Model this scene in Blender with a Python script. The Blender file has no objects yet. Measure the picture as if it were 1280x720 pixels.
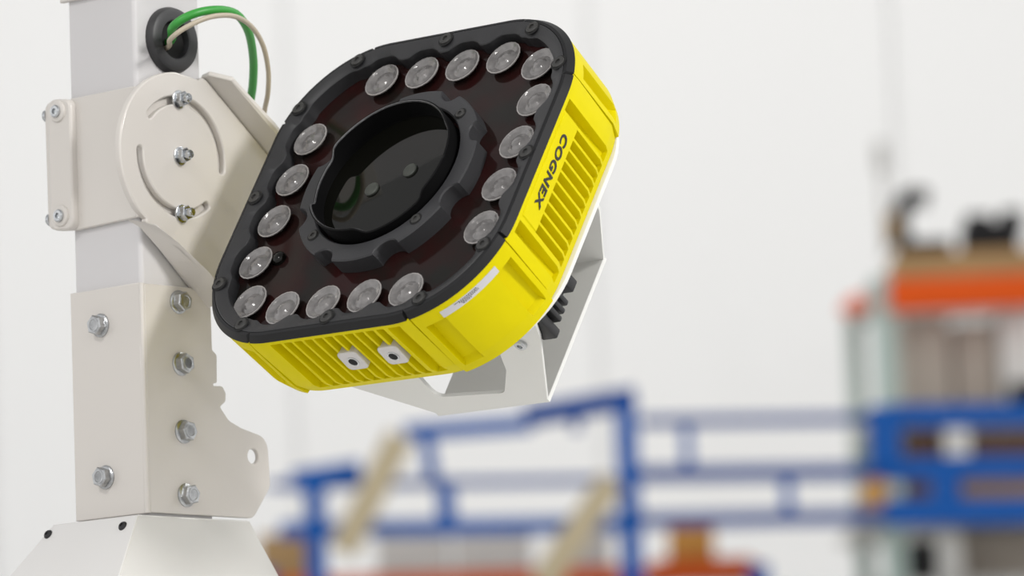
import bpy, bmesh, math, random
import numpy as np
from mathutils import Matrix, Vector
random.seed(4)
sc = bpy.context.scene
COL = sc.collection

# ------------------------------------------------------------------ camera
F = 6400.0                                   # focal length in pixels of a 1280 px wide frame
pt, rho = math.radians(7.5), math.atan(.037)
upv = np.array([0, -math.sin(pt), math.cos(pt)]); fwv = np.array([0, math.cos(pt), math.sin(pt)]); rtv = np.array([1., 0, 0])
CX = math.cos(rho)*rtv - math.sin(rho)*upv; CY = math.sin(rho)*rtv + math.cos(rho)*upv
CM = np.column_stack([CX, CY, -fwv]); CP = np.array([0, 0, 1.5])
cam_d = bpy.data.cameras.new('camera'); cam = bpy.data.objects.new('camera', cam_d); COL.objects.link(cam)
cam_d.sensor_width = 36; cam_d.lens = F*36/1280; cam_d.clip_start = .05; cam_d.clip_end = 200
cam_d.dof.use_dof = True; cam_d.dof.focus_distance = 2.085; cam_d.dof.aperture_fstop = 13.5
m4 = Matrix([[*CM[0], CP[0]], [*CM[1], CP[1]], [*CM[2], CP[2]], [0, 0, 0, 1]])
cam.matrix_world = m4
sc.camera = cam

# ------------------------------------------------------------------ light of the hall and unseen lamps
W = bpy.data.worlds.new('hall_light'); sc.world = W; W.use_nodes = True
nt = W.node_tree; nt.nodes.clear()
wo = nt.nodes.new('ShaderNodeOutputWorld'); wb = nt.nodes.new('ShaderNodeBackground')
tc = nt.nodes.new('ShaderNodeTexCoord'); sx = nt.nodes.new('ShaderNodeSeparateXYZ'); cr = nt.nodes.new('ShaderNodeValToRGB')
mr = nt.nodes.new('ShaderNodeMapRange'); mr.inputs[1].default_value = -1; mr.inputs[2].default_value = 1
nt.links.new(tc.outputs['Generated'], sx.inputs[0]); nt.links.new(sx.outputs['Z'], mr.inputs[0]); nt.links.new(mr.outputs[0], cr.inputs[0])
cr.color_ramp.elements[0].position = .25; cr.color_ramp.elements[0].color = (.55, .54, .53, 1)
cr.color_ramp.elements[1].position = .95; cr.color_ramp.elements[1].color = (.40, .40, .40, 1)
e = cr.color_ramp.elements.new(.52); e.color = (1.12, 1.11, 1.10, 1)
e = cr.color_ramp.elements.new(.70); e.color = (1.0, 1.0, 1.0, 1)
e = cr.color_ramp.elements.new(.83); e.color = (.58, .58, .58, 1)
nt.links.new(cr.outputs[0], wb.inputs[0]); nt.links.new(wb.outputs[0], wo.inputs[0])
wb.inputs[1].default_value = 1.0
def unseen_lamp(x, y, z, p, tgt=(0, 2.1, 1.8), size=.9, col=(1, .985, .96)):
    l = bpy.data.lights.new('unseen_area_lamp', 'AREA'); l.shape = 'DISK'; l.size = size; l.energy = p; l.color = col
    o = bpy.data.objects.new('unseen_area_lamp', l); COL.objects.link(o); o.location = (x, y, z)
    o.rotation_euler = (Vector(tgt) - Vector((x, y, z))).to_track_quat('-Z', 'Y').to_euler()
unseen_lamp(3.5, -.8, 3.95, 135)  # unseen key light, added to brighten the yellow right side and its ribs
unseen_lamp(-2.8, -2.4, 5.6, 95)
unseen_lamp(5.5, 4.5, 7.0, 60)
for x in (-7, 0, 7, 13): unseen_lamp(x, 19, 8.5, 70, (x, 24, 3.5), 1.6)  # unseen lamps added to brighten the far wall
sc.view_settings.view_transform = 'Standard'; sc.view_settings.look = 'None'
sc.view_settings.exposure = 0.0; sc.view_settings.gamma = 1.0; sc.view_settings.use_curve_mapping = False

# ------------------------------------------------------------------ materials
def mat(name, col, rough=.5, metal=0., noise=0., nscale=40., bump=0., bscale=200., spec=.5, coat=0., col2=None):
    m = bpy.data.materials.new(name); m.use_nodes = True; t = m.node_tree; b = t.nodes['Principled BSDF']
    b.inputs['Base Color'].default_value = (*col, 1); b.inputs['Roughness'].default_value = rough
    b.inputs['Metallic'].default_value = metal; b.inputs['Specular IOR Level'].default_value = spec
    b.inputs['Coat Weight'].default_value = coat; b.inputs['Coat Roughness'].default_value = .08
    co = t.nodes.new('ShaderNodeTexCoord')
    if noise > 0:
        n = t.nodes.new('ShaderNodeTexNoise'); n.inputs['Scale'].default_value = nscale; n.inputs['Detail'].default_value = 4
        t.links.new(co.outputs['Object'], n.inputs['Vector'])
        r = t.nodes.new('ShaderNodeValToRGB'); r.color_ramp.elements[0].position = .35; r.color_ramp.elements[1].position = .65
        c2 = col2 or tuple(c*(1-noise) for c in col)
        r.color_ramp.elements[0].color = (*c2, 1); r.color_ramp.elements[1].color = (*col, 1)
        t.links.new(n.outputs['Fac'], r.inputs[0]); t.links.new(r.outputs[0], b.inputs['Base Color'])
    if bump > 0:
        n2 = t.nodes.new('ShaderNodeTexNoise'); n2.inputs['Scale'].default_value = bscale; n2.inputs['Detail'].default_value = 2
        t.links.new(co.outputs['Object'], n2.inputs['Vector'])
        bp = t.nodes.new('ShaderNodeBump'); bp.inputs['Strength'].default_value = bump; bp.inputs['Distance'].default_value = .0004
        t.links.new(n2.outputs['Fac'], bp.inputs['Height']); t.links.new(bp.outputs[0], b.inputs['Normal'])
    return m
M = dict(
 post=mat('post_paint', (.585, .572, .577), .38, noise=.02, nscale=8),
 cream=mat('cream_powder_coat', (.615, .582, .545), .30, noise=.02, nscale=12, bump=.08, bscale=700, coat=.25),
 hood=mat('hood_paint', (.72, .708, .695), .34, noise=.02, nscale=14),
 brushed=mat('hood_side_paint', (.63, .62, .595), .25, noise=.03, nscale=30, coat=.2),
 yoke=mat('yoke_white_paint', (.74, .74, .715), .42, bump=.05, bscale=800),
 zinc=mat('zinc_plate', (.62, .64, .66), .22, 1., noise=.25, nscale=300, bump=.3, bscale=900),
 bolt=mat('zinc_bolt_head', (.52, .53, .54), .3, 1., noise=.3, nscale=400, bump=.5, bscale=700),
 rubber=mat('black_rubber', (.028, .028, .030), .45),
 hole=mat('dark_void', (.006, .006, .006), .8),
 green=mat('green_cable_jacket', (.035, .30, .04), .4, noise=.1, nscale=30),
 beige=mat('beige_cable_jacket', (.46, .40, .31), .45),
 yellow=mat('yellow_cast_paint', (.70, .60, .0), .5, noise=.03, nscale=90, bump=.12, bscale=900, spec=.10),
 black=mat('black_anodised_bezel', (.028, .028, .030), .45, spec=.36, bump=.15, bscale=1500),
 edge=mat('worn_edge_glint', (.22, .22, .225), .35, .6),  # lighter worn metal, with the rim's glint in its colour
 band=mat('black_rim_band', (.010, .010, .011), .5, spec=.3),
 ring=mat('grey_anodised_ring', (.040, .040, .043), .42, spec=.33, bump=.15, bscale=1500),
 dark=mat('matt_black_tube', (.0025, .0025, .0028), .55, spec=.12),
 glass=mat('smoked_lens_glass', (.004, .004, .003), .03, spec=.28),
 blob=mat('reflected_blob_grey', (.055, .06, .05), .5, noise=.3, nscale=300),  # tone of shapes mirrored in the lens, given as a colour
 pane=mat('smoked_window', (.011, .010, .0085), .10, noise=1, nscale=48, spec=.15, col2=(.024, .005, .005)),
 led=mat('clear_led_optic', (.23, .218, .214), .14, .25, noise=.3, nscale=260, bump=.45, bscale=420, spec=.9),
 led_rim=mat('led_optic_rim', (.38, .36, .35), .2, .4),
 screw=mat('dark_steel_screw', (.055, .054, .052), .4, .5),
 port=mat('port_aluminium', (.60, .58, .57), .42, .25, bump=.1, bscale=900),
 label=mat('silver_label', (.58, .57, .60), .35),
 ink=mat('black_ink', (.012, .012, .014), .5),
 sink=mat('black_heat_sink', (.012, .012, .013), .45),
 wall=mat('white_wall_panel', (.86, .86, .855), .7, noise=.01, nscale=.4),
 floor=mat('grey_concrete', (.78, .77, .75), .45, noise=.08, nscale=1.5),
 blue=mat('blue_steel_paint', (.003, .095, .40), .45, spec=.2),
 navy=mat('dark_blue_steel_paint', (.008, .062, .29), .45, spec=.2),
 orange=mat('orange_steel_paint', (.80, .10, .004), .5, spec=.2),
 rust=mat('red_orange_steel_paint', (.55, .085, .010), .5, spec=.15),
 rackgreen=mat('pale_green_steel_paint', (.42, .52, .48), .5),
 card=mat('brown_cardboard', (.42, .27, .12), .8, noise=.15, nscale=6),
 cardlite=mat('pale_cardboard', (.50, .44, .38), .8, noise=.15, nscale=5),
 darkbrown=mat('dark_brown_board', (.13, .06, .025), .7, noise=.3, nscale=6),
 machine=mat('black_machine_paint', (.016, .016, .018), .6, noise=.3, nscale=9, spec=.2),
 greybox=mat('grey_plastic', (.56, .555, .53), .5, noise=.1, nscale=5),
 white=mat('white_plastic', (.78, .77, .74), .5),
 tan=mat('tan_yellow_paint', (.50, .42, .27), .5),
 amber=mat('amber_plastic', (.62, .30, .04), .5, noise=.2, nscale=5),
)

# ------------------------------------------------------------------ helpers (all shapes in millimetres unless noted)
def link(name, me, m, parent=None, smooth=None):
    o = bpy.data.objects.new(name, me); COL.objects.link(o)
    if m and not me.materials: me.materials.append(m)
    if parent: o.parent = parent
    if smooth is not None:
        for p in me.polygons: p.use_smooth = True
        me.set_sharp_from_angle(angle=math.radians(smooth))
    return o
def from_bm(name, bm, m, parent=None, smooth=None, mm=True):
    if mm: bmesh.ops.scale(bm, vec=(.001,)*3, verts=bm.verts)
    bmesh.ops.recalc_face_normals(bm, faces=bm.faces)
    me = bpy.data.meshes.new(name); bm.to_mesh(me); bm.free()
    return link(name, me, m, parent, smooth)
def empty(name, mw=None):
    o = bpy.data.objects.new(name, None); COL.objects.link(o); o.empty_display_size = .02
    if mw is not None: o.matrix_world = mw
    return o
def tag(o, label, cat, group=None):
    o['label'] = label; o['category'] = cat
    if group: o['group'] = group
    return o
def box(bm, x0, x1, y0, y1, z0, z1, mtx=None, bev=0):
    r = bmesh.ops.create_cube(bm, size=1); vs = r['verts']
    for v in vs: v.co = Vector(((x0+x1)/2+v.co.x*(x1-x0), (y0+y1)/2+v.co.y*(y1-y0), (z0+z1)/2+v.co.z*(z1-z0)))
    if bev:
        es = list({e for v in vs for e in v.link_edges})
        vs = bmesh.ops.bevel(bm, geom=es, offset=bev, segments=2, affect='EDGES', profile=.5)['verts']
    if mtx: bmesh.ops.transform(bm, matrix=mtx, verts=[v for v in vs if v.is_valid])
def loops(bm, rings, caps=(True, True), closed=True):
    """bridge successive closed rings of points into a skin"""
    L = [[bm.verts.new(p) for p in r] for r in rings]
    n = len(L[0])
    for a, b in zip(L[:-1], L[1:]):
        for i in range(n if closed else n-1):
            j = (i+1) % n; bm.faces.new((a[i], a[j], b[j], b[i]))
    if caps[0]: bm.faces.new(L[0][::-1])
    if caps[1]: bm.faces.new(L[-1])
    return L
def lathe(bm, prof, seg=32, mtx=None, caps=(True, True)):
    rings = [[(r*math.cos(2*math.pi*i/seg), r*math.sin(2*math.pi*i/seg), z) for i in range(seg)] for r, z in prof]
    L = loops(bm, rings, caps)
    if mtx: bmesh.ops.transform(bm, matrix=mtx, verts=[v for r in L for v in r])
def fillet(pts, rad, seg=6):
    out = []; n = len(pts)
    for i in range(n):
        p = Vector(pts[i][:2]); r = pts[i][2] if len(pts[i]) > 2 else rad
        a = Vector(pts[i-1][:2])-p; b = Vector(pts[(i+1) % n][:2])-p
        if r <= 0: out.append((p.x, p.y)); continue
        ang = a.angle(b); d = min(r/math.tan(ang/2), a.length*.48, b.length*.48); r = d*math.tan(ang/2)
        p0 = p+a.normalized()*d; p1 = p+b.normalized()*d
        c = p+(a.normalized()+b.normalized()).normalized()*(r/math.sin(ang/2))
        a0 = math.atan2(p0.y-c.y, p0.x-c.x); a1 = math.atan2(p1.y-c.y, p1.x-c.x); da = (a1-a0+math.pi) % (2*math.pi)-math.pi
        for k in range(seg+1): t = a0+da*k/seg; out.append((c.x+r*math.cos(t), c.y+r*math.sin(t)))
    return out
def wn(o):                                   # big flat faces stay flat-shaded beside rounded edges
    me = o.data; P = me.polygons; tot = sum(p.area for p in P); keys = {}
    for p in P:
        k = tuple(round(c, 2) for c in p.normal); keys[k] = keys.get(k, 0)+p.area
    for p in P:
        if keys[tuple(round(c, 2) for c in p.normal)] > .02*tot: p.use_smooth = False
    return o
def slab(name, outline, holes, w0, w1, mp, m, parent, bev=.5, smooth=50):
    """a sheet: outline with holes in (u, v), thickness w0..w1, rounded front edges, mapped to 3-D by mp(u, v, w)"""
    def area(P): return sum(P[i-1][0]*P[i][1]-P[i][0]*P[i-1][1] for i in range(len(P)))
    def clean(P): return [p for i, p in enumerate(P) if math.hypot(p[0]-P[i-1][0], p[1]-P[i-1][1]) > 1e-3]
    Ls = [clean(P) for P in [outline]+holes]
    Ls = [P if (area(P) > 0) == (i == 0) else P[::-1] for i, P in enumerate(Ls)]
    def inset(P, d):
        o = []; n = len(P)
        for i in range(n):
            a, p, c = Vector(P[i-1]), Vector(P[i]), Vector(P[(i+1) % n])
            e0, e1 = (p-a).normalized(), (c-p).normalized(); n0, n1 = Vector((-e0.y, e0.x)), Vector((-e1.y, e1.x))
            h = (n0+n1).normalized(); o.append(tuple(p+h*min(d/max(h.dot(n0), .35), d*2)))
        return o
    bm = bmesh.new(); side = []; front, back = [], []
    for P in Ls:
        R_ = [[(u, v, w0) for u, v in P], [(u, v, w1-bev) for u, v in P]]
        if bev: R_ += [[(u, v, w1-bev*.3) for u, v in inset(P, bev*.3)], [(u, v, w1) for u, v in inset(P, bev)]]
        V = [[bm.verts.new(mp(*q)) for q in r] for r in R_]; n = len(P)
        for A, B in zip(V[:-1], V[1:]):
            for i in range(n): bm.faces.new((A[i], A[(i+1) % n], B[(i+1) % n], B[i]))
        ed = lambda r: [bm.edges.get((r[i], r[(i+1) % n])) for i in range(n)]
        back += ed(V[0]); front += ed(V[-1])
    caps = []
    for E_ in (front, back):
        caps += [f for f in bmesh.ops.triangle_fill(bm, use_beauty=True, use_dissolve=False, edges=E_)['geom'] if isinstance(f, bmesh.types.BMFace)]
    for f in bm.faces: f.tag = False
    bm.faces.index_update(); bmesh.ops.recalc_face_normals(bm, faces=bm.faces)
    flat = {f.index for f in caps}
    o = from_bm(name, bm, m, parent, smooth)
    for i in flat: o.data.polygons[i].use_smooth = False
    return o
def circ(u, v, r, n=24): return [(u+r*math.cos(2*math.pi*i/n), v+r*math.sin(2*math.pi*i/n)) for i in range(n)]
def arc_slot(cu, cv, r, a0, a1, w, n=24):
    o = []
    for k in range(n+1): t = math.radians(a0+(a1-a0)*k/n); o.append((cu+(r+w)*math.cos(t), cv+(r+w)*math.sin(t)))
    c = (cu+r*math.cos(math.radians(a1)), cv+r*math.sin(math.radians(a1)))
    for k in range(1, 6): t = math.radians(a1+180*k/6); o.append((c[0]+w*math.cos(t), c[1]+w*math.sin(t)))
    for k in range(n+1): t = math.radians(a1+(a0-a1)*k/n); o.append((cu+(r-w)*math.cos(t), cv+(r-w)*math.sin(t)))
    c = (cu+r*math.cos(math.radians(a0)), cv+r*math.sin(math.radians(a0)))
    for k in range(1, 6): t = math.radians(a0+180+180*k/6); o.append((c[0]+w*math.cos(t), c[1]+w*math.sin(t)))
    return o
def tube(name, pts, r, m, parent=None):
    """smooth cable through points (metres)"""
    P = [Vector(p) for p in pts]; P = [P[0]*2-P[1]]+P+[P[-1]*2-P[-2]]; C = []
    for i in range(1, len(P)-2):
        for k in range(10):
            t = k/10; a, b, c, d = P[i-1:i+3]
            C.append(.5*((2*b)+(c-a)*t+(2*a-5*b+4*c-d)*t*t+(3*b-a-3*c+d)*t**3))
    C.append(P[-2]); bm = bmesh.new(); rings = []; nrm = None
    for i, p in enumerate(C):
        tg = (C[min(i+1, len(C)-1)]-C[max(i-1, 0)]).normalized()
        if nrm is None: nrm = tg.orthogonal().normalized()
        nrm = (nrm-tg*nrm.dot(tg)).normalized(); bn = tg.cross(nrm)
        rings.append([p+(nrm*math.cos(a)+bn*math.sin(a))*r for a in [2*math.pi*k/12 for k in range(12)]])
    loops(bm, rings)
    return from_bm(name, bm, m, parent, 60, mm=False)
def z_to(d):                                 # rotation taking +Z onto direction d
    return Vector((0, 0, 1)).rotation_difference(Vector(d)).to_matrix().to_4x4()
def place(o, parent, loc_mm, d, spin=0):
    o.parent = parent
    o.matrix_local = Matrix.Translation(Vector(loc_mm)*.001) @ z_to(d) @ Matrix.Rotation(spin, 4, 'Z')
    return o
def hexring(af, z): r = af/math.sqrt(3); return [(r*math.cos(math.pi/3*i), r*math.sin(math.pi/3*i), z) for i in range(6)]
def mesh_of(name, bm, m, smooth=30):
    o = from_bm(name, bm, m, None, smooth); me = o.data; bpy.data.objects.remove(o); return me
def hex_bolt_mesh():
    bm = bmesh.new(); lathe(bm, [(5.0, -.2), (5.0, .5), (4.6, .9), (3.6, 1.2)], 28)
    loops(bm, [hexring(7.4, .9), hexring(7.4, 4.0), hexring(6.6, 4.5)]); lathe(bm, [(3.1, 4.2), (3.0, 4.7), (2.3, 4.75), (2.1, 4.5)], 20)
    return mesh_of('hex_bolt', bm, M['bolt'])
def nut_mesh():
    bm = bmesh.new(); lathe(bm, [(3.9, -.2), (3.9, .6), (3.4, .8)], 24)
    loops(bm, [hexring(5.6, .6), hexring(5.6, 3.6), hexring(5.0, 4.0)]); lathe(bm, [(1.9, 3.6), (1.9, 6.2), (1.5, 6.6)], 18); lathe(bm, [(1.2, 6.5), (1.1, 6.75)], 12)
    return mesh_of('hex_nut', bm, M['zinc'])
def cap_mesh():
    bm = bmesh.new(); lathe(bm, [(2.7, -.3), (2.7, 1.2), (2.3, 1.7), (1.2, 1.7), (1.0, .9)], 20); return mesh_of('cap_screw', bm, M['zinc'])
BOLT, NUT, CAP = hex_bolt_mesh(), nut_mesh(), cap_mesh()
def put(me, name, parent, loc, d, spin=0): return place(link(name, me, None), parent, loc, d, spin)

# ------------------------------------------------------------------ hall: wall and floor
bm = bmesh.new(); box(bm, -14, 22, 24, 24.3, 0, 11); o = from_bm('wall_back', bm, M['wall'], None, mm=False); o['kind'] = 'structure'
me = None
for k in range(25):                          # upright cladding panels of the far wall, narrow joints between
    if me is None:
        bm = bmesh.new(); box(bm, .012, 1.43, -.03, 0, 0, 11); q = from_bm('panel', bm, M['wall'], o, mm=False); me = q.data
    else: q = link('panel', me, None, o)
    q.location = (-14+1.44*k, 24.0, 0)
bm = bmesh.new(); box(bm, -14, 22, -12, 24, -.2, 0); o = from_bm('floor', bm, M['floor'], None, mm=False); o['kind'] = 'structure'

# ------------------------------------------------------------------ post group: x along the right face, y along the left face, z up (mm)
PO = CP + CM @ np.array([(170-640)/F, (360-107)/F, -1.])*2.14
PM = Matrix.Translation(Vector(PO)) @ Matrix.Rotation(math.radians(49), 4, 'Z')
R = lambda u, v, w: (u, -w, v)               # point on the right face: u along, v up, w outwards
L = lambda u, v, w: (-w, u, v)               # point on the left face
DR, DL = (0, -1, 0), (-1, 0, 0)
zfl = -PO[2]*1000                            # floor level in this frame

post = empty('support_post', PM)
tag(post, 'upright square light grey steel post carrying the brackets', 'post')
bm = bmesh.new()
sec = fillet([(0, 0), (39, 0), (39, 40), (0, 40)], 2.0, 4)
loops(bm, [[(x, y, z) for x, y in sec] for z in (-182, 260)])
from_bm('square_tube', bm, M['post'], post, 30)
bm = bmesh.new(); lathe(bm, [(14.2, 0), (14.2, 1.6), (13.4, 3.6), (12.6, 4.1), (8.6, 4.1), (8.1, 3.6), (8.0, .4)], 40, caps=(False, False))
gr = place(from_bm('cable_grommet', bm, M['rubber'], post, 35), post, (20.5, 0, 21.3), DR); gr['label'] = 'black rubber cable grommet'
bm = bmesh.new(); lathe(bm, [(8.3, .3), (8.3, .5)], 32); place(from_bm('grommet_hole', bm, M['hole'], None), gr, (0, 0, 0), (0, 0, 1))

top = empty('upper_collar', PM); tag(top, 'cream collar bracket around the grey post at the top edge of the photo', 'bracket')
slab('collar_plate', [(-2.5, 41.2), (42, 41.2), (42, 70), (-2.5, 70)], [], .1, 2.5, L, M['cream'], top)
slab('collar_plate', [(-2.5, 41.2), (41, 44), (41, 70), (-2.5, 70)], [], .1, 2.5, R, M['cream'], top)

def bend(name, parent, r, z0, z1):           # folded corner of a sheet that wraps the post's front edge
    bm = bmesh.new(); lathe(bm, [(r, z0), (r, z1)], 20); bmesh.ops.translate(bm, vec=(-.95, -.95, 0), verts=bm.verts)
    return from_bm(name, bm, M['cream'], parent, 40)
# clamp bracket
cl = empty('clamp_bracket', PM); tag(cl, 'cream painted clamp bracket wrapped around the grey post with a bolted ear at left', 'bracket')
slab('clamp_plate', fillet([(-.6, -.6), (37, -.6), (37, -57), (-.6, -55.8)], .4, 3), [], .1, 2.5, L, M['cream'], cl, .4)
slab('clamp_plate', fillet([(-.6, -.6), (47, -.6), (47, -56), (-.6, -56)], .4, 3), [], .1, 2.5, R, M['cream'], cl, .3)
bend('bend', cl, 1.5, -55.9, -.7)
slab('clamp_ear', fillet([(33.6, -1.5), (47.5, .3), (47.5, -56.0), (33.6, -57.4)], 4, 6), [], 2.2, 6.0, L, M['cream'], cl, 1.0)
slab('back_ear', fillet([(41.2, 1.0), (53.5, -.5), (53.0, -54.6), (41.2, -56)], 4, 6), [], -1.5, 2.0, L, M['cream'], cl, .8)
for u, v in ((41.0, -6.0), (40.6, -50.6)):
    bm = bmesh.new(); lathe(bm, [(4.6, 0), (4.4, .9), (3.6, 1.3), (2.6, 1.3)], 24); b = place(from_bm('ear_boss', bm, M['cream'], cl, 40), cl, L(u, v, 5.9), DL)
    place(link('cap_screw', CAP, None), b, (0, 0, .9), (0, 0, 1))
for u, v in ((51.9, -5.6), (51.4, -50.2)):
    put(CAP, 'side_screw', cl, L(u+1.2, v, 0), (0, 1, 0))

# pivot arm: disc, two arc slots, two folded flanges
arm = empty('pivot_arm', PM); tag(arm, 'cream tilting arm with round slotted disc, bolted to the post by three nuts', 'bracket')
c0 = (20.0, -29.0)
ol = [(c0[0]+36*math.cos(math.radians(a)), c0[1]+36*math.sin(math.radians(a))) for a in range(92, 226, 5)]
ol += fillet([(-2.5, -59.0), (2, -60.5), (29.9, -85.5), (36, -90), (62, -88), (105, -88), (105, -50), (72.5, -23.0), (36.5, 5.6), (33, 6.6)], 3, 4)
sl = [arc_slot(*c0, 24.2, -8, 137, 1.7), arc_slot(*c0, 24.2, 178, 306, 1.7)]
slab('arm_plate', ol, sl, 2.7, 5.6, R, M['cream'], arm, .7)
def fl(name, poly, th, parent):              # flange: quad folded forward of the plate, thickness inwards
    bm = bmesh.new(); a = [Vector(p) for p in poly]; n = (a[1]-a[0]).cross(a[2]-a[0]).normalized()*th
    loops(bm, [[p for p in a], [p+n for p in a]]); 
    bmesh.ops.bevel(bm, geom=bm.edges[:], offset=.6, segments=2, affect='EDGES', profile=.5)
    return wn(from_bm(name, bm, M['cream'], parent, 60))
fl('upper_flange', [R(35.5, 6.4, 2.9), R(84, -31.5, 2.9), R(88, -30.5, 15), R(66.5, -12.6, 15), R(42, 4.6, 15), R(35, 7.2, 8)], -2.6, arm)
fl('lower_flange', [R(-8.5, -57.6, 3.0), R(2, -60.3, 3.0), R(32.5, -87.6, 3.0), R(37, -91.5, 3), R(33, -88.5, 18), R(22.2, -79.0, 18), R(9.5, -67.2, 13), R(0, -59.8, 10)], 2.4, arm)
for v in (-4.7, -28.7, -53.2):
    put(NUT, 'hex_nut', arm, R(19.3, v, 5.6), DR, .4)
# hidden stub that carries the yoke, behind the scanner
bm = bmesh.new(); box(bm, 78, 92, -74, -5.8, -84, -66, bev=2); from_bm('yoke_stub', bm, M['cream'], arm, 30)

# gusset / sleeve bracket
gu = empty('gusset_bracket', PM); tag(gu, 'cream angle plate with six hex bolts and a notched right edge, low on the post', 'bracket')
slab('left_plate', [(-.6, -83.3), (40.4, -83.3), (40.4, -179.5), (-.6, -179.5)], [], .1, 2.2, L, M['cream'], gu, .4)
rp = fillet([(-.6, -83.5, .3), (27.8, -83.5, 3), (38.6, -88.5, 6), (38.7, -109, 1), (41.4, -111.0, 1.5), (41.0, -122.8, .8), (38.8, -123.3, .3),
             (38.9, -124.2, .3), (44.2, -124.0, 2), (46.2, -127, 2), (45.8, -130.5, 2), (42.4, -132.9, .6), (47.5, -138.4, 6), (55, -141.2, 6), (70.5, -144.6, 7),
             (71.6, -165.2, 6), (60.5, -179.2, 5), (-.6, -179.2, .3)], 1, 5)
slab('right_plate', rp, [fillet([(58.2, -149.7), (64.8, -149.7), (64.8, -156.0), (58.2, -156.0)], 3.0, 6)], .1, 2.2, R, M['cream'], gu, .4)
bend('bend', gu, 1.25, -179.3, -83.5)
for u, v in ((22.5, -98.8), (21.8, -162.6)): put(BOLT, 'hex_bolt', gu, L(u, v, 2.2), DL, .2)
for i, (u, v) in enumerate(((19.2, -90.2), (19.6, -116.2), (20, -144.6), (20.6, -171.2))): put(BOLT, 'hex_bolt', gu, R(u, v, 2.2), DR, .35+.3*i)

# stand hood: a flared cover below the post, on a plinth that reaches the floor
hd = empty('stand_hood', PM); tag(hd, 'flared white sheet metal hood at the foot of the post with small black screws', 'stand')
def ho(h, q):
    k = lambda s: q+s*h
    return [(-8-.585*h, -2.4-.14*h), (58+.585*h, -2.4-.14*h), (58+.585*h, 48+.70*h), (-8-.585*h, 48+.70*h)]
H = 190.
T0, T1 = ho(0, 0), ho(H, 0)
def quadpanel(name, a, b, m, th=2.0, gap=0):
    bm = bmesh.new(); A0 = Vector((*T0[a], -180.2)); B0 = Vector((*T0[b], -180.2)); A1 = Vector((*T1[a], -180.2-H)); B1 = Vector((*T1[b], -180.2-H))
    n = (B0-A0).cross(A1-A0).normalized(); c = (A0+B0+A1+B1)/4
    ctr = Vector((25, 25, -260)); n = n if n.dot(ctr-c) > 0 else -n
    P = [A0, B0, B1, A1]; P = [p+(c-p)*gap for p in P]
    loops(bm, [[p for p in P], [p+n*th for p in P]]); bmesh.ops.bevel(bm, geom=bm.edges[:], offset=.9, segments=3, affect='EDGES', profile=.5)
    return wn(from_bm(name, bm, m, hd, 60))
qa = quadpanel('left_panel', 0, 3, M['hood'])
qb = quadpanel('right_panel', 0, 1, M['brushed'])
quadpanel('rear_panel', 2, 3, M['hood']); quadpanel('far_panel', 1, 2, M['hood'])
bm = bmesh.new(); loops(bm, [[(x, y, -180.5) for x, y in T0], [(x, y, -181.9) for x, y in T0]]); from_bm('top_plate', bm, M['hood'], hd)
nL = Vector((-1, 0, .585)).normalized()
SCR = None
def scr_mesh():
    bm = bmesh.new(); lathe(bm, [(2.1, -.4), (2.1, .3), (1.6, .9), (.9, 1.1), (.8, .6)], 18); return mesh_of('button_screw', bm, M['ink'])
SCR = scr_mesh()
for b, z in ((48.5, -184.6), (4.0, -184.8)):
    h = -180.2-z; put(SCR, 'button_screw', hd, Vector((-8-.585*h, b, z)), nL)
bm = bmesh.new(); xs = [p[0] for p in T1]; ys = [p[1] for p in T1]
box(bm, min(xs)-4, max(xs)+4, min(ys)-4, max(ys)+4, zfl, -180.2-H+1); from_bm('plinth', bm, M['hood'], hd)

# cables (metres, world), leaving the grommet and dropping behind the arm
def pw(u, v, w): return Vector(PM @ (Vector(R(u, v, w))*.001))
def at(x, y, d): return Vector(CP + CM @ np.array([(x-640)/F, (360-y)/F, -1.])*d)
gc = tube('green_cable', [pw(18, 19, -16), pw(18.5, 20.5, 2), at(216, 34, 2.136), at(238, 19, 2.134), at(268, 12.5, 2.14), at(294, 17, 2.15), at(310, 38, 2.165), at(316.5, 72, 2.185), at(316, 105, 2.20), at(312, 140, 2.215), at(316, 190, 2.23)], .00185, M['green'])
tag(gc, 'thick green cable looping out of the black grommet', 'cable')
bc = tube('beige_cable', [pw(16.5, 16, -16), pw(16.8, 17.6, 2), at(213, 49, 2.131), at(232, 34.5, 2.128), at(262, 21.5, 2.133), at(291, 20, 2.145), at(313, 32, 2.155), at(328, 55, 2.165), at(335, 85, 2.175), at(335, 115, 2.185), at(330, 145, 2.20), at(330, 190, 2.22)], .0011, M['beige'])
tag(bc, 'thin beige cable looping out of the grommet beside the green one', 'cable')

# ------------------------------------------------------------------ industrial camera (local: x right, y up, z out of the face, mm)
RT = np.array([[0.76997869, 0.31874635, -0.55275092], [0.11313025, 0.78436421, 0.60989698], [0.62796048, -0.53214052, 0.56788388]])
TT = np.array([-0.04820573, 0.04305409, -2.08520251])
Rw = CM @ RT; Tw = CP + CM @ TT
SM = Matrix([[*Rw[0], Tw[0]], [*Rw[1], Tw[1]], [*Rw[2], Tw[2]], [0, 0, 0, 1]])
S = empty('industrial_camera', SM)
tag(S, 'big square yellow and black industrial camera with a ring of round lamps around its lens', 'camera')

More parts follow.
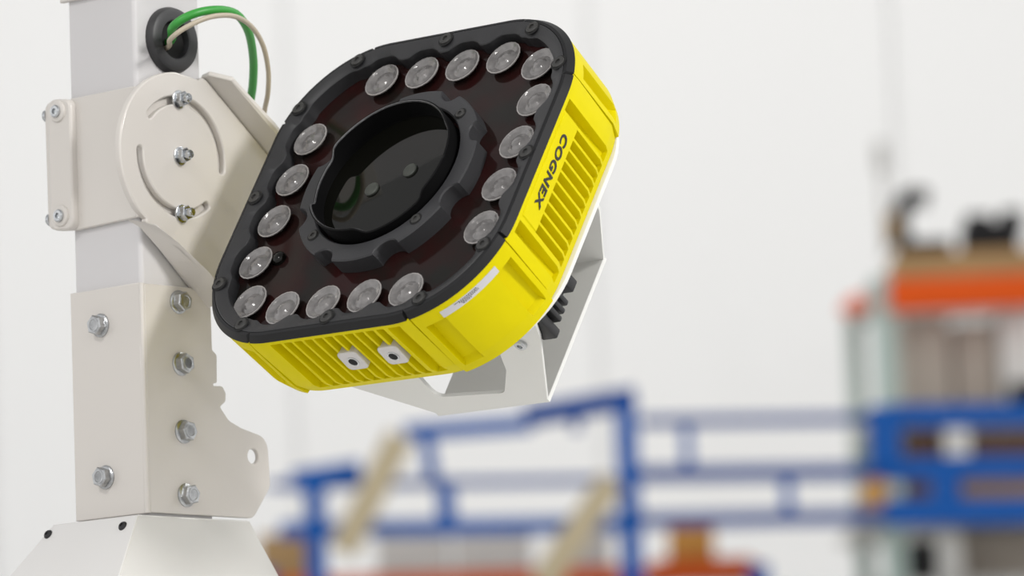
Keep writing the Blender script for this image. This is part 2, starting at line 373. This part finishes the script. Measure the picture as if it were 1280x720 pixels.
def perim(half, r, t=None, seg=16):          # rounded square outline
    o = []
    for k in range(4):
        a = math.pi/2*k; c, s = math.cos(a), math.sin(a)
        q = half-r
        for i in range(seg+1):
            b = math.pi/2*i/seg; x, y = q+r*math.cos(b), q+r*math.sin(b); o.append((x*c-y*s, x*s+y*c))
    return o
def rs_ray(half, r, th):                     # distance from the centre to a rounded square along angle th
    c, s = abs(math.cos(th)), abs(math.sin(th)); q = half-r
    if c < s: c, s = s, c
    d = half/c
    if d*s <= q: return d
    m = (c+s)*q; return m+math.sqrt(max(m*m-2*q*q+r*r, 0))
# core and back
bm = bmesh.new(); loops(bm, [[(x, y, z) for x, y in perim(h, 44)] for h, z in ((69.5, -5.2), (69.0, -37.5))]); from_bm('housing_core', bm, M['yellow'], S, 30)
LV = [1.0, -.9, -1.3, -2.6, -3.2, -5.8, -6.4, -11.4, -11.8, -20, -30.5, -31.2, -33.4, -34.0, -38.0]
def base(n):
    if n > -3: return 0
    if n > -30.6: return -2.0*(-3-n)/27.6
    return -2.0-3.2*(-30.6-n)/7.4
def side_mesh(kind, name):
    fine = [21.7-5.4*k for k in range(10)] if kind == 'text' else [-22.6+5.45*k for k in range(10)]
    if kind == 'plain': fine = [-22.6+5.45*k for k in range(10)]
    wide = [28.2, -34.3] if kind == 'text' else [-29.2, 33.8]
    ed = []
    for f in fine: ed += [(f-1.75, f+1.75, -11.6 if kind == 'text' else -1.2, -33.5, 6.4)]
    for w in wide: ed += [(w-2.7, w+2.7, -1.2, -33.5, 5.0)]
    ts = {-32., 32.}
    for a, b, *_ in ed: ts |= {a-.35, a+.35, b-.35, b+.35}
    for v in (-29.0, -28.6, 24.2, 24.6): ts.add(v)
    lim = math.radians(13.2)
    tv = sorted(t for t in ts if -32 <= t <= 32)
    cols = []                                # (x, y, nx, ny, t)
    arcn = 5
    for i in range(arcn, 0, -1):
        b = lim*i/arcn; cols.append((32+47*math.cos(b), -32-47*math.sin(b), math.cos(b), -math.sin(b), -32-47*math.sin(b)))
    # arc parts also carry the outer wide groove edges
    ex = sorted({t for t in ts if t < -32} | {t for t in ts if t > 32})
    for t in ex:
        b = math.asin((abs(t)-32)/47)
        if b < lim: cols.append((32+47*math.cos(b), math.copysign(32+47*math.sin(b), t), math.cos(b), math.copysign(math.sin(b), t), t))
    cols += [(79, t, 1, 0, t) for t in tv]
    for i in range(1, arcn+1):
        b = lim*i/arcn; cols.append((32+47*math.cos(b), 32+47*math.sin(b), math.cos(b), math.sin(b), 32+47*math.sin(b)))
    cols.sort(key=lambda c: c[4])
    def off(t, n):
        o = base(n)
        for a, b, n1, n0, d in ed:
            if a < t < b and n0 < n < n1: o = -d-.5
        if kind == 'text' and -28.8 < t < 24.4 and -11.5 < n < -1.1: o += .4
        return o
    bm = bmesh.new(); rings = []
    for n in LV:
        r = [(x+nx*off(t, n), y+ny*off(t, n), n) for x, y, nx, ny, t in cols]
        x, y, nx, ny, t = cols[0]; r.insert(0, (x-9*nx, y-9*ny, n)); x, y, nx, ny, t = cols[-1]; r.append((x-9*nx, y-9*ny, n))
        rings.append(r)
    x0 = [(p[0]-5*1, p[1], -38.0) for p in rings[-1]]
    rings.append([(min(p[0], 68.8), p[1], -38.0) for p in rings[-1]])
    rings.insert(0, [(min(p[0], 73.5), p[1], 1.0) for p in rings[0]])
    loops(bm, rings, (False, False), closed=False)
    return mesh_of(name, bm, M['yellow'], 25)
TXT, PLN = side_mesh('text', 'finned_side'), side_mesh('plain', 'finned_side')
for k in range(4):
    o = link('finned_side', TXT if k == 0 else PLN, None, S); o.rotation_euler = (0, 0, [0, math.pi/2, math.pi, -math.pi/2][k])
def corner_mesh():
    ed = [(17.5, 28.5), (61.5, 72.5)]; A = [13.9, 15]+[16+1.5*i for i in range(40)]+[75, 76.1]
    A = [a for a in A if a < 76.2]
    for a, b in ed: A += [a-.4, a+.4, b-.4, b+.4]
    A = sorted(set(A)); bm = bmesh.new(); rings = []
    def off(a, n):
        o = base(n)*.7
        for p, q in ed:
            if p < a < q and -33.2 < n < -6.0: o = -4.6
        return o
    for n in LV:
        r = []
        for a in A: b = math.radians(a); d = 47+off(a, n); r.append((32+d*math.cos(b), 32+d*math.sin(b), n))
        for a, i in ((A[0], 0), (A[-1], len(r)+1)):
            b = math.radians(a); r.insert(i, (32+38*math.cos(b), 32+38*math.sin(b), n))
        rings.append(r)
    def inn(r, n, q=38): 
        return [(32+min(1, q/math.hypot(p[0]-32, p[1]-32))*(p[0]-32), 32+min(1, q/math.hypot(p[0]-32, p[1]-32))*(p[1]-32), n) for p in r]
    rings = [inn(rings[0], 1.0, 43)]+rings+[inn(rings[-1], -38.0)]
    loops(bm, rings, (False, False), closed=False); return mesh_of('corner_block', bm, M['yellow'], 25)
CB = corner_mesh()
for k in range(4):
    o = link('corner_block', CB, None, S); o.rotation_euler = (0, 0, math.pi/2*k)
# bezel with a scalloped opening
LED = [(t, 60.5) for t in (-33, -11, 11, 33)]+[(60.5, t) for t in (33, 11, -11, -33)]+[(t, -60.5) for t in (33, 11, -11, -33)]+[(-60.5, t) for t in (-33, -11, 11, 33)]+[(54.6, 53.2), (-53.8, -54.4)]
SCAL = LED+[(-53, 53), (53, -53)]
SCRW = [(48, 71), (71.3, 47.8), (73.8, 0), (71, -47), (48, -71), (0, -73.8), (-48, -71), (-72, -46.5), (-73.8, 0), (-71, 48.5), (-48, 71), (0, 73.8)]
NTH = 720
def opening(th):
    d = rs_ray(67.4, 24, th); ux, uy = math.cos(th), math.sin(th)
    for x, y in SCAL:
        p = x*ux+y*uy; h = x*uy-y*ux; rr = 10.9
        if p > 0 and abs(h) < rr: d = max(d, p+math.sqrt(rr*rr-h*h))
    for x, y in SCRW:                        # screw bosses stay inside the rim
        p = x*ux+y*uy; h = x*uy-y*ux; rr = 5.2
        if p > 0 and abs(h) < rr: d = min(d, max(p-math.sqrt(rr*rr-h*h), 68))
    return d
TH = [2*math.pi*i/NTH for i in range(NTH)]
def pol(ds, z): return [(d*math.cos(t), d*math.sin(t), z) for d, t in zip(ds, TH)]
op = [min(opening(t), rs_ray(71.4, 41, t)-.4) for t in TH]
op = [(op[i-2]+op[i-1]+op[i]*2+op[(i+1) % NTH]+op[(i+2) % NTH])/6 for i in range(NTH)]
def outer(h, r, t):
    d = rs_ray(h, r, t); x, y = d*math.cos(t), d*math.sin(t)
    for sx_ in (1, -1):                      # the slits where bezel segments meet
        for X, Y in ((77.9, 42.3), (42.3, 77.9)):
            for sy_ in (1, -1):
                if abs(math.atan2(Y*sy_, X*sx_)-math.atan2(y, x)) < .0065: return d-1.6
    return d
bm = bmesh.new()
loops(bm, [pol([d for d in op], -3.2), pol(op, 2.7), pol([d+.4 for d in op], 3.1), pol([rs_ray(74.5, 43, t) if d < rs_ray(74, 43, t) else d+.5 for d, t in zip(op, TH)], 4.4), pol([rs_ray(75.6, 44, t) for t in TH], 4.5), pol([rs_ray(75.9, 44.2, t) for t in TH], 4.3), pol([rs_ray(75.9, 44.2, t) for t in TH], 1.1), pol([rs_ray(72, 42, t) for t in TH], 1.05)], (False, False))
bz = from_bm('bezel', bm, M['black'], S, 28)
bm = bmesh.new(); loops(bm, [pol([rs_ray(75.95, 44.2, t) for t in TH], 1.02), pol([rs_ray(75.95, 44.2, t) for t in TH], 4.0), pol([outer(76.2, 44.5, t) for t in TH], 4.35), pol([outer(77.4, 45.5, t) for t in TH], 4.1),
           pol([outer(79.4, 47.2, t) for t in TH], 1.3), pol([outer(79.2, 47, t) for t in TH], 1.02), pol([rs_ray(75.95, 44.2, t) for t in TH], 1.02)], (False, False))
from_bm('rim_band', bm, M['band'], S, 28)['label'] = 'black rim band around the grey bezel'
bm = bmesh.new(); lathe(bm, [(2.9, 0), (2.8, .6), (2.5, .85), (1.25, .85), (1.15, .3)], 24)
SC1 = mesh_of('socket_screw', bm, M['screw'])
bm = bmesh.new(); lathe(bm, [(3.7, 0), (3.7, .14), (2.7, .14)], 24); WELL = mesh_of('screw_recess', bm, M['hole'])
for x, y in SCRW:
    f = .99
    place(link('screw_recess', WELL, None), bz, (x*f, y*f, 4.45), (0, 0, 1))
    place(link('socket_screw', SC1, None), bz, (x*f, y*f, 4.5), (0, 0, 1))
# smoked window plate and lamps
bm = bmesh.new(); loops(bm, [[(x, y, z) for x, y in perim(71, 41)] for z in (-5, -3)]); wp = from_bm('window_plate', bm, M['pane'], S); wp['label'] = 'glossy smoked window plate behind the lamps'
bm = bmesh.new()
prof = [(5.0, -3.0), (7.9, -.6), (8.4, -.2), (8.4, .2), (7.9, .3), (6.9, -.4), (5.2, -1.1), (3.6, -.6), (2.4, .2), (1.0, .5)]
lathe(bm, prof, 20); LM = mesh_of('led_lamp', bm, M['led'], 12)
LM.materials.append(M['led_rim'])
for p in LM.polygons:
    rr = math.hypot(p.center.x, p.center.y)*1000
    if 7.7 < rr < 8.5 and p.center.z > -.0005: p.material_index = 1
for i, (x, y) in enumerate(LED):
    place(link('led_lamp', LM, None), S, (x, y, 0), (0, 0, 1), i*.7)
# lens ring with notches
def ringr(th):
    d = 44.3; ux, uy = math.cos(th), math.sin(th)
    for k in range(4):
        for s in (-1, 1):
            a = math.pi/4+k*math.pi/2+s*math.radians(22.5); x, y = 46.5*math.cos(a), 46.5*math.sin(a)
            p = x*ux+y*uy; h = x*uy-y*ux; rr = 6.6
            if p > 0 and abs(h) < rr: d = min(d, p-math.sqrt(rr*rr-h*h))
    return d
rr_ = [ringr(t) for t in TH]
bm = bmesh.new(); loops(bm, [pol(rr_, -3.0), pol(rr_, 4.4), pol([d-.6 for d in rr_], 5.0), pol([36.2]*NTH, 5.0), pol([35.6]*NTH, 4.4), pol([35.6]*NTH, -3.0)], (False, False))
lr = from_bm('lens_ring', bm, M['ring'], S, 30); lr['label'] = 'dark grey notched ring around the lens'
for a, b in ((1, 1), (1, -1), (-1, 1), (-1, -1)):
    place(link('ring_screw_recess', WELL, None), lr, (27.5*a, 27.5*b, 4.95), (0, 0, 1)).scale = (.8, .8, 1)
    place(link('ring_screw', SC1, None), lr, (27.5*a, 27.5*b, 5.0), (0, 0, 1)).scale = (.8, .8, .8)
# lens hood: a tube whose rim dips towards the lower right
def hh(th):                                  # rim height in steps: high petals and lower cut-outs
    a = math.degrees(th) % 360; h = 0
    for c0_, c1_, v in ((-5, 30, 10.2), (30, 158, 11.9), (158, 206, 8.4), (206, 277, 11.9), (277, 328, 7.6), (328, 365, 10.2)):
        h += v*(1/(1+math.exp(-(a-c0_)/1.6))-1/(1+math.exp(-(a-c1_)/1.6)))
    return h
hs = [hh(t) for t in TH]
def pol2(r, zs): return [(r*math.cos(t), r*math.sin(t), z) for t, z in zip(TH, zs)]
bm = bmesh.new(); loops(bm, [pol2(34.2, [-3]*NTH), pol2(34.2, [h-.3 for h in hs]), pol2(33.9, hs), pol2(33.5, hs), pol2(33.1, [h-.4 for h in hs]), pol2(33.1, [1.6]*NTH)], (False, False))
lh = from_bm('lens_hood', bm, M['dark'], S, 40)
bm = bmesh.new(); loops(bm, [pol2(33.5, [h+.02 for h in hs]), pol2(33.35, [h-.15 for h in hs]), pol2(33.05, [h-.45 for h in hs])], (False, False)); from_bm('worn_rim_glint', bm, M['edge'], lh, 40)['label'] = 'thin worn metal edge of the lens hood with its glint painted in'  # highlight along the worn rim is put into this strip's colour
bm = bmesh.new(); lathe(bm, [(33.3, -2.5), (33.3, 2.3)], 64); gl = from_bm('lens_glass', bm, M['glass'], S); gl['label'] = 'dark glossy lens glass'
bm = bmesh.new(); lathe(bm, [(3.4, 0), (3.4, .7), (2.9, 1.1), (1.2, 1.1)], 14); SM2 = mesh_of('reflected_blob', bm, M['blob'])  # low pegs added in place of reflections in the lens glass
# raised back gasket plate and cooling block
bm = bmesh.new(); loops(bm, [[(x, y*.93, z) for x, y in perim(h, 46)] for h, z in ((74.6, -38.05), (75.6, -38.6), (75.6, -40.4), (74.6, -41.0))]); from_bm('back_plate', bm, M['white'], S, 40)['label'] = 'white plate behind the yellow body'
bm = bmesh.new(); box(bm, -46, 60, -46.5, -17, -55, -41.2)
box(bm, 59, 68.6, -26.8, -21, -52, -41.2, bev=.8)
for y in (-32.4, -36.6, -40.6): box(bm, 59, 68.2, y-1.3, y+1.3, -52, -41.2, bev=.8)
box(bm, 59, 66.6, -47.8, -43.2, -55, -41.2, bev=.8)
from_bm('heat_sink', bm, M['sink'], S, 30)
# ports on the lower side
for x in (.6, 21.9):
    bm = bmesh.new(); q = fillet([(-5.3, -5.4), (5.3, -5.4), (5.3, 5.4), (-5.3, 5.4)], 2.2, 5)
    loops(bm, [[(u, v, -3) for u, v in q], [(u, v, .9) for u, v in q], [(u*.94, v*.94, 1.3) for u, v in q]])
    p = from_bm('connector_port', bm, M['port'], S, 30); p['label'] = 'silver square port plate with a round dark hole'
    p.matrix_local = Matrix.Translation(Vector((x, -78.3, -16.6))*.001) @ Matrix.Rotation(math.pi/2, 4, 'X')
    bm = bmesh.new(); lathe(bm, [(2.6, 0), (2.6, .25), (2.0, .3)], 24); c = from_bm('socket_ring', bm, M['zinc'], None, 40); place(c, p, (.3, -.2, 1.3), (0, 0, 1))
    bm = bmesh.new(); lathe(bm, [(2.0, 0), (2.0, .35)], 24); c = from_bm('socket_hole', bm, M['hole'], None); place(c, p, (.3, -.2, 1.3), (0, 0, 1))
# small window sensor
bm = bmesh.new(); lathe(bm, [(3.2, 0), (3.2, 1.5), (2.4, 2.6), (1, 3)], 20); place(from_bm('aiming_light', bm, M['glass'], None, 50), S, (-50.5, -30.5, -3), (0, 0, 1))
# serial label on the rounded corner
def cpt(a, n, d): b = math.radians(a); return (32+d*math.cos(b), -32+d*math.sin(b), n)
def strip(bm, a0, a1, n0, n1, d, seg=20):
    rings = []
    for i in range(seg+1):
        a = a0+(a1-a0)*i/seg; rings.append([cpt(a, n0, d), cpt(a, n1, d), cpt(a, n1, d-.5), cpt(a, n0, d-.5)])
    loops(bm, rings)
bm = bmesh.new(); strip(bm, -61.5, -26.5, -2.0, -5.4, 47.22); lb = from_bm('serial_label', bm, M['label'], S, 40); lb['label'] = 'narrow silver sticker with fine print'
bm = bmesh.new()
for n, a0, a1 in ((-2.7, -53.5, -40), (-3.3, -51, -39.5), (-3.9, -50, -39), (-4.5, -49.5, -44)):
    a = a0
    while a < a1:
        w = random.uniform(.35, 1.0); strip(bm, a, min(a+w, a1), n+.16, n-.16, 47.27, 1); a += w+random.uniform(.2, .4)
o = from_bm('fine_print', bm, M['ink'], lb)
# lettering on the right side
def text_mesh(body, size, xs, name, m, extr=.12):
    cu = bpy.data.curves.new(name, 'FONT'); cu.body = body; cu.size = size; cu.extrude = extr; cu.offset = .17; cu.shear = .12; cu.space_character = 1.14
    t = bpy.data.objects.new(name, cu); COL.objects.link(t); bpy.context.view_layer.update()
    dg = bpy.context.evaluated_depsgraph_get(); me = bpy.data.meshes.new_from_object(t.evaluated_get(dg)); bpy.data.objects.remove(t)
    w = max(v.co.x for v in me.vertices)-min(v.co.x for v in me.vertices); x0 = min(v.co.x for v in me.vertices)
    for v in me.vertices: v.co = Vector(((v.co.x-x0)*xs/w, v.co.y, v.co.z))*.001
    me.materials.clear(); me.name = name; me.materials.append(m); return me
tm = text_mesh('COGNEX', 5.5, 37.0, 'lettering', M['ink'])
o = link('lettering', tm, None, S)           # reads down the side: text x -> -y, text y -> -z, text z -> +x
o.matrix_local = Matrix(((0, 0, 1, .0794), (-1, 0, 0, .0163), (0, -1, 0, -.0043), (0, 0, 0, 1)))
o['label'] = 'black company lettering on the yellow side'
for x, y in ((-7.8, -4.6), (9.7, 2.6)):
    place(link('reflected_blob', SM2, None), gl, (x, y, 2.3), (0, 0, 1))

# ------------------------------------------------------------------ yoke bracket behind the camera (same local frame)
Y = empty('yoke_bracket', SM); tag(Y, 'white folded sheet metal yoke with an oblong slot behind and below the yellow camera', 'bracket')
UN = lambda u, v, w: (u, -50+w, v)
slab('lower_flange', fillet([(-19.5, -88.3, .5), (38.6, -88.3, .5), (61.8, -50.3, 2), (65, -42.2, .5), (-62, -42.2, .5), (-60, -56, 6), (-46.6, -66.8, 4)], 1, 4),
     [fillet([(-12.7, -52), (38, -52), (32.2, -67.0), (21.5, -80.6), (-12.7, -77.8)], 4, 6)], 0, 1.8, UN, M['yoke'], Y, .3)
slab('back_web', [(-21, -49.6), (38.6, -49.6), (38.8, 24.8), (-21, 24.8)], [], -90.0, -88.2, lambda u, v, w: (u, v, w), M['yoke'], Y, .3)
slab('upper_flange', [(-21, -88.3), (38.8, -88.3), (56.8, -59.4), (62, -45), (62, -42.2), (-62, -42.2), (-46, -66)], [], 0, 1.8, lambda u, v, w: (u, 23.2+w, v), M['yoke'], Y, .3)
place(link('cap_screw', CAP, None), Y, (50.5, -50.0, -52.3), (0, -1, 0))

# ------------------------------------------------------------------ blurred background, metres
def wbox(name, m, parent, x0, x1, y0, y1, z0, z1, bev=.004):
    bm = bmesh.new(); box(bm, x0, x1, y0, y1, z0, z1, bev=bev); return from_bm(name, bm, m, parent, 30, mm=False)
def bar(name, m, parent, p, q, w, h):        # square bar from p to q, w deep, h high
    p, q = Vector(p), Vector(q); d = q-p; ln = d.length; bm = bmesh.new(); box(bm, -w/2, w/2, -h/2, h/2, 0, ln, bev=min(w, h)*.12)
    x = Vector((0, 1, 0)); z = d.normalized(); y = z.cross(x).normalized(); x = y.cross(z)
    bmesh.ops.transform(bm, matrix=Matrix((x, y, z)).transposed().to_4x4(), verts=bm.verts)
    bmesh.ops.translate(bm, vec=p, verts=bm.verts); return from_bm(name, bm, m, parent, 30, mm=False)
def ap(x, y, Yd):                            # point of the vertical plane world y = Yd seen at pixel x, y
    d = CM @ np.array([(x-640)/F, (360-y)/F, -1.]); return Vector(CP+d*(Yd/d[1]))
def px(n, Yd): return n*Yd/F
def upright(name, m, parent, x, y, Yd, wpx, bottom=0.):
    t = ap(x, y, Yd); w = px(wpx, Yd); return wbox(name, m, parent, t.x-w/2, t.x+w/2, Yd-w/2, Yd+w/2, bottom, t.z)
def rail(name, m, parent, x0, y0, x1, y1, Yd, hpx, w=None, Y1=None):
    h = px(hpx, Yd); return bar(name, m, parent, ap(x0, y0, Yd), ap(x1, y1, Y1 or Yd), w or h, h)

# left blue frame
D = 13.0
bf = empty('blue_steel_frame', Matrix.Translation((ap(783, 488, D).x, D, 0)))
tag(bf, 'blurred dark blue steel frame with a tall post and sloping top beam, lower centre', 'frame')
def rel(o, root): o.location = -root.matrix_world.translation; return o
for a in [upright('post', M['blue'], bf, 780, 487, D, 25), upright('post', M['blue'], bf, 393, 596, D, 25),
          rail('top_beam', M['navy'], bf, 655, 521, 795, 497, D, 27), rail('top_beam', M['blue'], bf, 505, 541, 665, 530, D, 20),
          rail('end_beam', M['blue'], bf, 365, 602, 452, 588, D, 26), rail('mid_rail', M['navy'], bf, 335, 607, 770, 600, D, 11),
          rail('low_rail', M['blue'], bf, 350, 663, 775, 655, D, 20), rail('spacer', M['blue'], bf, 533, 545, 541, 600, D, 18),
          rail('spacer', M['blue'], bf, 556, 605, 559, 652, D, 24), rail('hanger', M['navy'], bf, 718, 515, 721, 540, D, 13)]: rel(a, bf)
for x0, y0, x1, y1 in ((500, 545, 428, 690), (765, 600, 678, 730)):
    t_ = rail('tan_brace', M['tan'], bf, x0, y0, x1, y1, D-.16, 36, .03); rel(t_, bf); t_['label'] = 'tan diagonal brace'

# right blue rails
D2 = 16.5
br = empty('blue_rail_barrier', Matrix.Translation((ap(1105, 505, D2).x, D2, 0)))
tag(br, 'blurred blue barrier of three long rails with spacers, crossing the lower right', 'barrier')
for a in [rail('spacer', M['blue'], br, 1104, 509, 1107, 590, D2, 40), upright('post', M['blue'], br, 787, 520, D2, 18),
          rail('rail', M['navy'], br, 800, 527, 1105, 523, D2, 13), rail('rail', M['blue'], br, 1105, 521, 1420, 517, D2, 30),
          rail('rail', M['navy'], br, 796, 593, 1105, 589, D2, 19), rail('rail', M['blue'], br, 1105, 587, 1420, 582, D2, 30),
          rail('rail', M['navy'], br, 796, 651, 1105, 645, D2, 18), rail('rail', M['blue'], br, 1105, 641, 1420, 636, D2, 34),
          rail('spacer', M['blue'], br, 857, 527, 860, 590, D2, 13), rail('spacer', M['blue'], br, 983, 593, 986, 648, D2, 14),
          rail('spacer', M['blue'], br, 1180, 590, 1183, 640, D2, 36), upright('end_post', M['blue'], br, 1400, 506, D2, 40)]: rel(a, br)

# pallet rack at right
D3 = 19.0
rk = empty('pallet_rack', Matrix.Translation((ap(1100, 380, D3).x, D3, 0)))
tag(rk, 'blurred tall pallet rack with pale green uprights and an orange beam, right edge', 'rack')
xr = ap(1420, 380, D3).x
for a in [upright('upright', M['rackgreen'], rk, 1103, 346, D3, 28), upright('upright', M['rackgreen'], rk, 1066, 380, D3+1.1, 22),
          upright('upright', M['rackgreen'], rk, 1410, 346, D3, 28), upright('upright', M['rackgreen'], rk, 1360, 380, D3+1.1, 22),
          rail('beam', M['orange'], rk, 1112, 370, 1420, 357, D3-.06, 42, .06), rail('side_beam', M['orange'], rk, 1060, 384, 1113, 366, D3+1.05, 22, .05, D3)]: rel(a, rk)
def deck(y, name='deck', x0=1100, front=0.):
    p = ap(x0, y, D3); q = ap(1262, y, D3)
    a = wbox(name, M['greybox'], rk, p.x-.04, xr, D3-front, D3+1.1, q.z-.03, q.z); rel(a, rk); return q.z
zA, zB, zC, zD, zE = [deck(344), deck(506), deck(580), deck(638, x0=1082, front=.4), deck(722)]
def item(name, m, x0, x1, ytop, zb, Yd, dep, label, cat, group=None, bev=.01):
    yb = 360
    a = ap(x0, ytop, Yd); b = ap(x1, ytop, Yd); o = wbox(name, m, None, 0, b.x-a.x, 0, dep, 0, a.z-zb-.002, bev); o.location = (a.x, Yd, zb+.002)
    return tag(o, label, cat, group)
item('cardboard_box', M['card'], 1117, 1300, 316, zA, D3+.1, .5, 'long brown box on the orange beam of the rack, under the black machines', 'box')
zt = ap(1117, 316, D3+.1).z+.004
mc = empty('hooked_machine', Matrix.Translation((ap(1146, 300, D3+.3).x, D3+.3, zt))); tag(mc, 'black blurred machine with a tall hooked arm on top of the rack', 'machine')
bm = bmesh.new(); box(bm, -.08, .125, -.12, .12, 0, .055, bev=.01); from_bm('base', bm, M['machine'], mc, 30, mm=False)
tb = tube('hook_arm', [(-.055, 0, .05), (-.06, 0, .13), (-.045, 0, .21), (.0, 0, .235), (.05, 0, .225)], .036, M['machine'], mc)
bm = bmesh.new(); box(bm, -.115, -.07, -.05, .05, .05, .17, bev=.01); from_bm('side_box', bm, M['card'], mc, 30, mm=False)
bm = bmesh.new(); box(bm, -.133, -.115, -.03, -.01, .0, .36); box(bm, -.15, -.10, -.035, -.005, .33, .45, bev=.006); from_bm('mast', bm, M['greybox'], mc, 30, mm=False)
m2 = empty('motor_block', Matrix.Translation((ap(1240, 305, D3+.3).x, D3+.3, zt))); tag(m2, 'black lumpy motor at the right end of the brown box on the rack', 'machine')
bm = bmesh.new(); box(bm, -.115, .10, -.1, .1, 0, .125, bev=.02); from_bm('motor_body', bm, M['machine'], m2, 30, mm=False)
bm = bmesh.new(); box(bm, -.10, .0, -.06, .06, .12, .155, bev=.012); box(bm, .035, .12, -.05, .05, .07, .17, bev=.02); from_bm('terminal_box', bm, M['machine'], m2, 30, mm=False)
G = 'goods on the lower rack shelves'
item('grey_carton', M['cardlite'], 1126, 1186, 396, zB, D3+.1, .6, 'tall beige carton just under the orange beam, left of two', 'box', G)
item('grey_carton', M['cardlite'], 1190, 1244, 404, zB, D3+.15, .6, 'shorter beige carton just under the orange beam, beside the white bin', 'box', G)
item('white_bin', M['white'], 1248, 1290, 386, zB, D3+.1, .6, 'white bin at the right edge under the orange beam', 'bin', G)
item('dark_tray', M['machine'], 1262, 1300, 478, zB, D3+.02, .05, 'black tray in front of the white bin on the rack', 'tray', G)
item('brown_crate', M['darkbrown'], 1126, 1176, 540, zC, D3+.1, .5, 'dark brown crate on the rack between the two upper blue rails, left', 'crate', G)
item('cream_tub', M['white'], 1180, 1212, 534, zC, D3+.05, .3, 'small cream tub between brown crates behind the blue rails', 'tub', G)
item('brown_crate', M['darkbrown'], 1216, 1300, 541, zC, D3+.1, .5, 'dark brown crate on the rack between the two upper blue rails, right', 'crate', G)
item('amber_bin', M['amber'], 1080, 1110, 600, zD, D3-.38, .28, 'small amber bin before a green rack upright, between the two lower blue rails', 'bin', G)
item('brown_crate', M['darkbrown'], 1126, 1164, 601, zD, D3+.05, .4, 'small brown crate between the two lower blue rails, left of the carton', 'crate', G)
item('pale_carton', M['card'], 1202, 1300, 600, zD, D3+.1, .5, 'brown carton between the two lower blue rails at the right edge', 'box', G)
item('grey_carton', M['cardlite'], 1205, 1300, 662, zE, D3+.3, .5, 'beige carton at the bottom right corner below the blue rails', 'box', G)
item('dark_pail', M['machine'], 1136, 1166, 676, zE, D3+.05, .2, 'black pail at the bottom right below the blue rails', 'pail', G)
item('cream_tub', M['white'], 1170, 1202, 668, zE, D3+.05, .25, 'cream tub beside the black pail below the blue rails', 'tub', G)

# low orange rack behind the left frame
D4 = 17.0
lo = empty('low_orange_rack', Matrix.Translation((ap(640, 712, D4).x, D4, 0)))
tag(lo, 'blurred low rack with a red orange beam along the bottom edge of the photo', 'rack')
zl = ap(640, 706, D4).z
for a in [rail('beam', M['rust'], lo, 335, 737, 950, 714, D4, 26, .06), upright('upright', M['blue'], lo, 330, 712, D4, 26), upright('upright', M['blue'], lo, 948, 706, D4, 26)]: rel(a, lo)
p, q = ap(335, 706, D4), ap(950, 706, D4)
a = wbox('deck', M['greybox'], lo, p.x, q.x, D4+.06, D4+.8, zl-.06, zl-.03); rel(a, lo); zl -= .03
G2 = 'goods on the low orange rack'
item('tan_box', M['card'], 322, 384, 668, zl, D4+.15, .4, 'tan box right of the flared white hood, on the low rack', 'box', G2)
item('grey_crate', M['greybox'], 470, 560, 668, zl, D4+.15, .4, 'grey crate on the low rack, left of three', 'crate', G2)
item('grey_crate', M['greybox'], 566, 664, 662, zl, D4+.15, .4, 'grey crate on the low rack, middle of three', 'crate', G2)
item('grey_crate', M['greybox'], 690, 762, 666, zl, D4+.15, .4, 'grey crate on the low rack, right of three beside the blue post', 'crate', G2)
item('amber_machine', M['amber'], 836, 892, 658, zl, D4+.15, .3, 'amber machine casing on the low rack right of the blue post', 'machine', G2)
item('orange_bin', M['rust'], 815, 940, 700, zl, D4+.06, .08, 'red orange bin on the low rack in front of the amber casing', 'bin', G2)
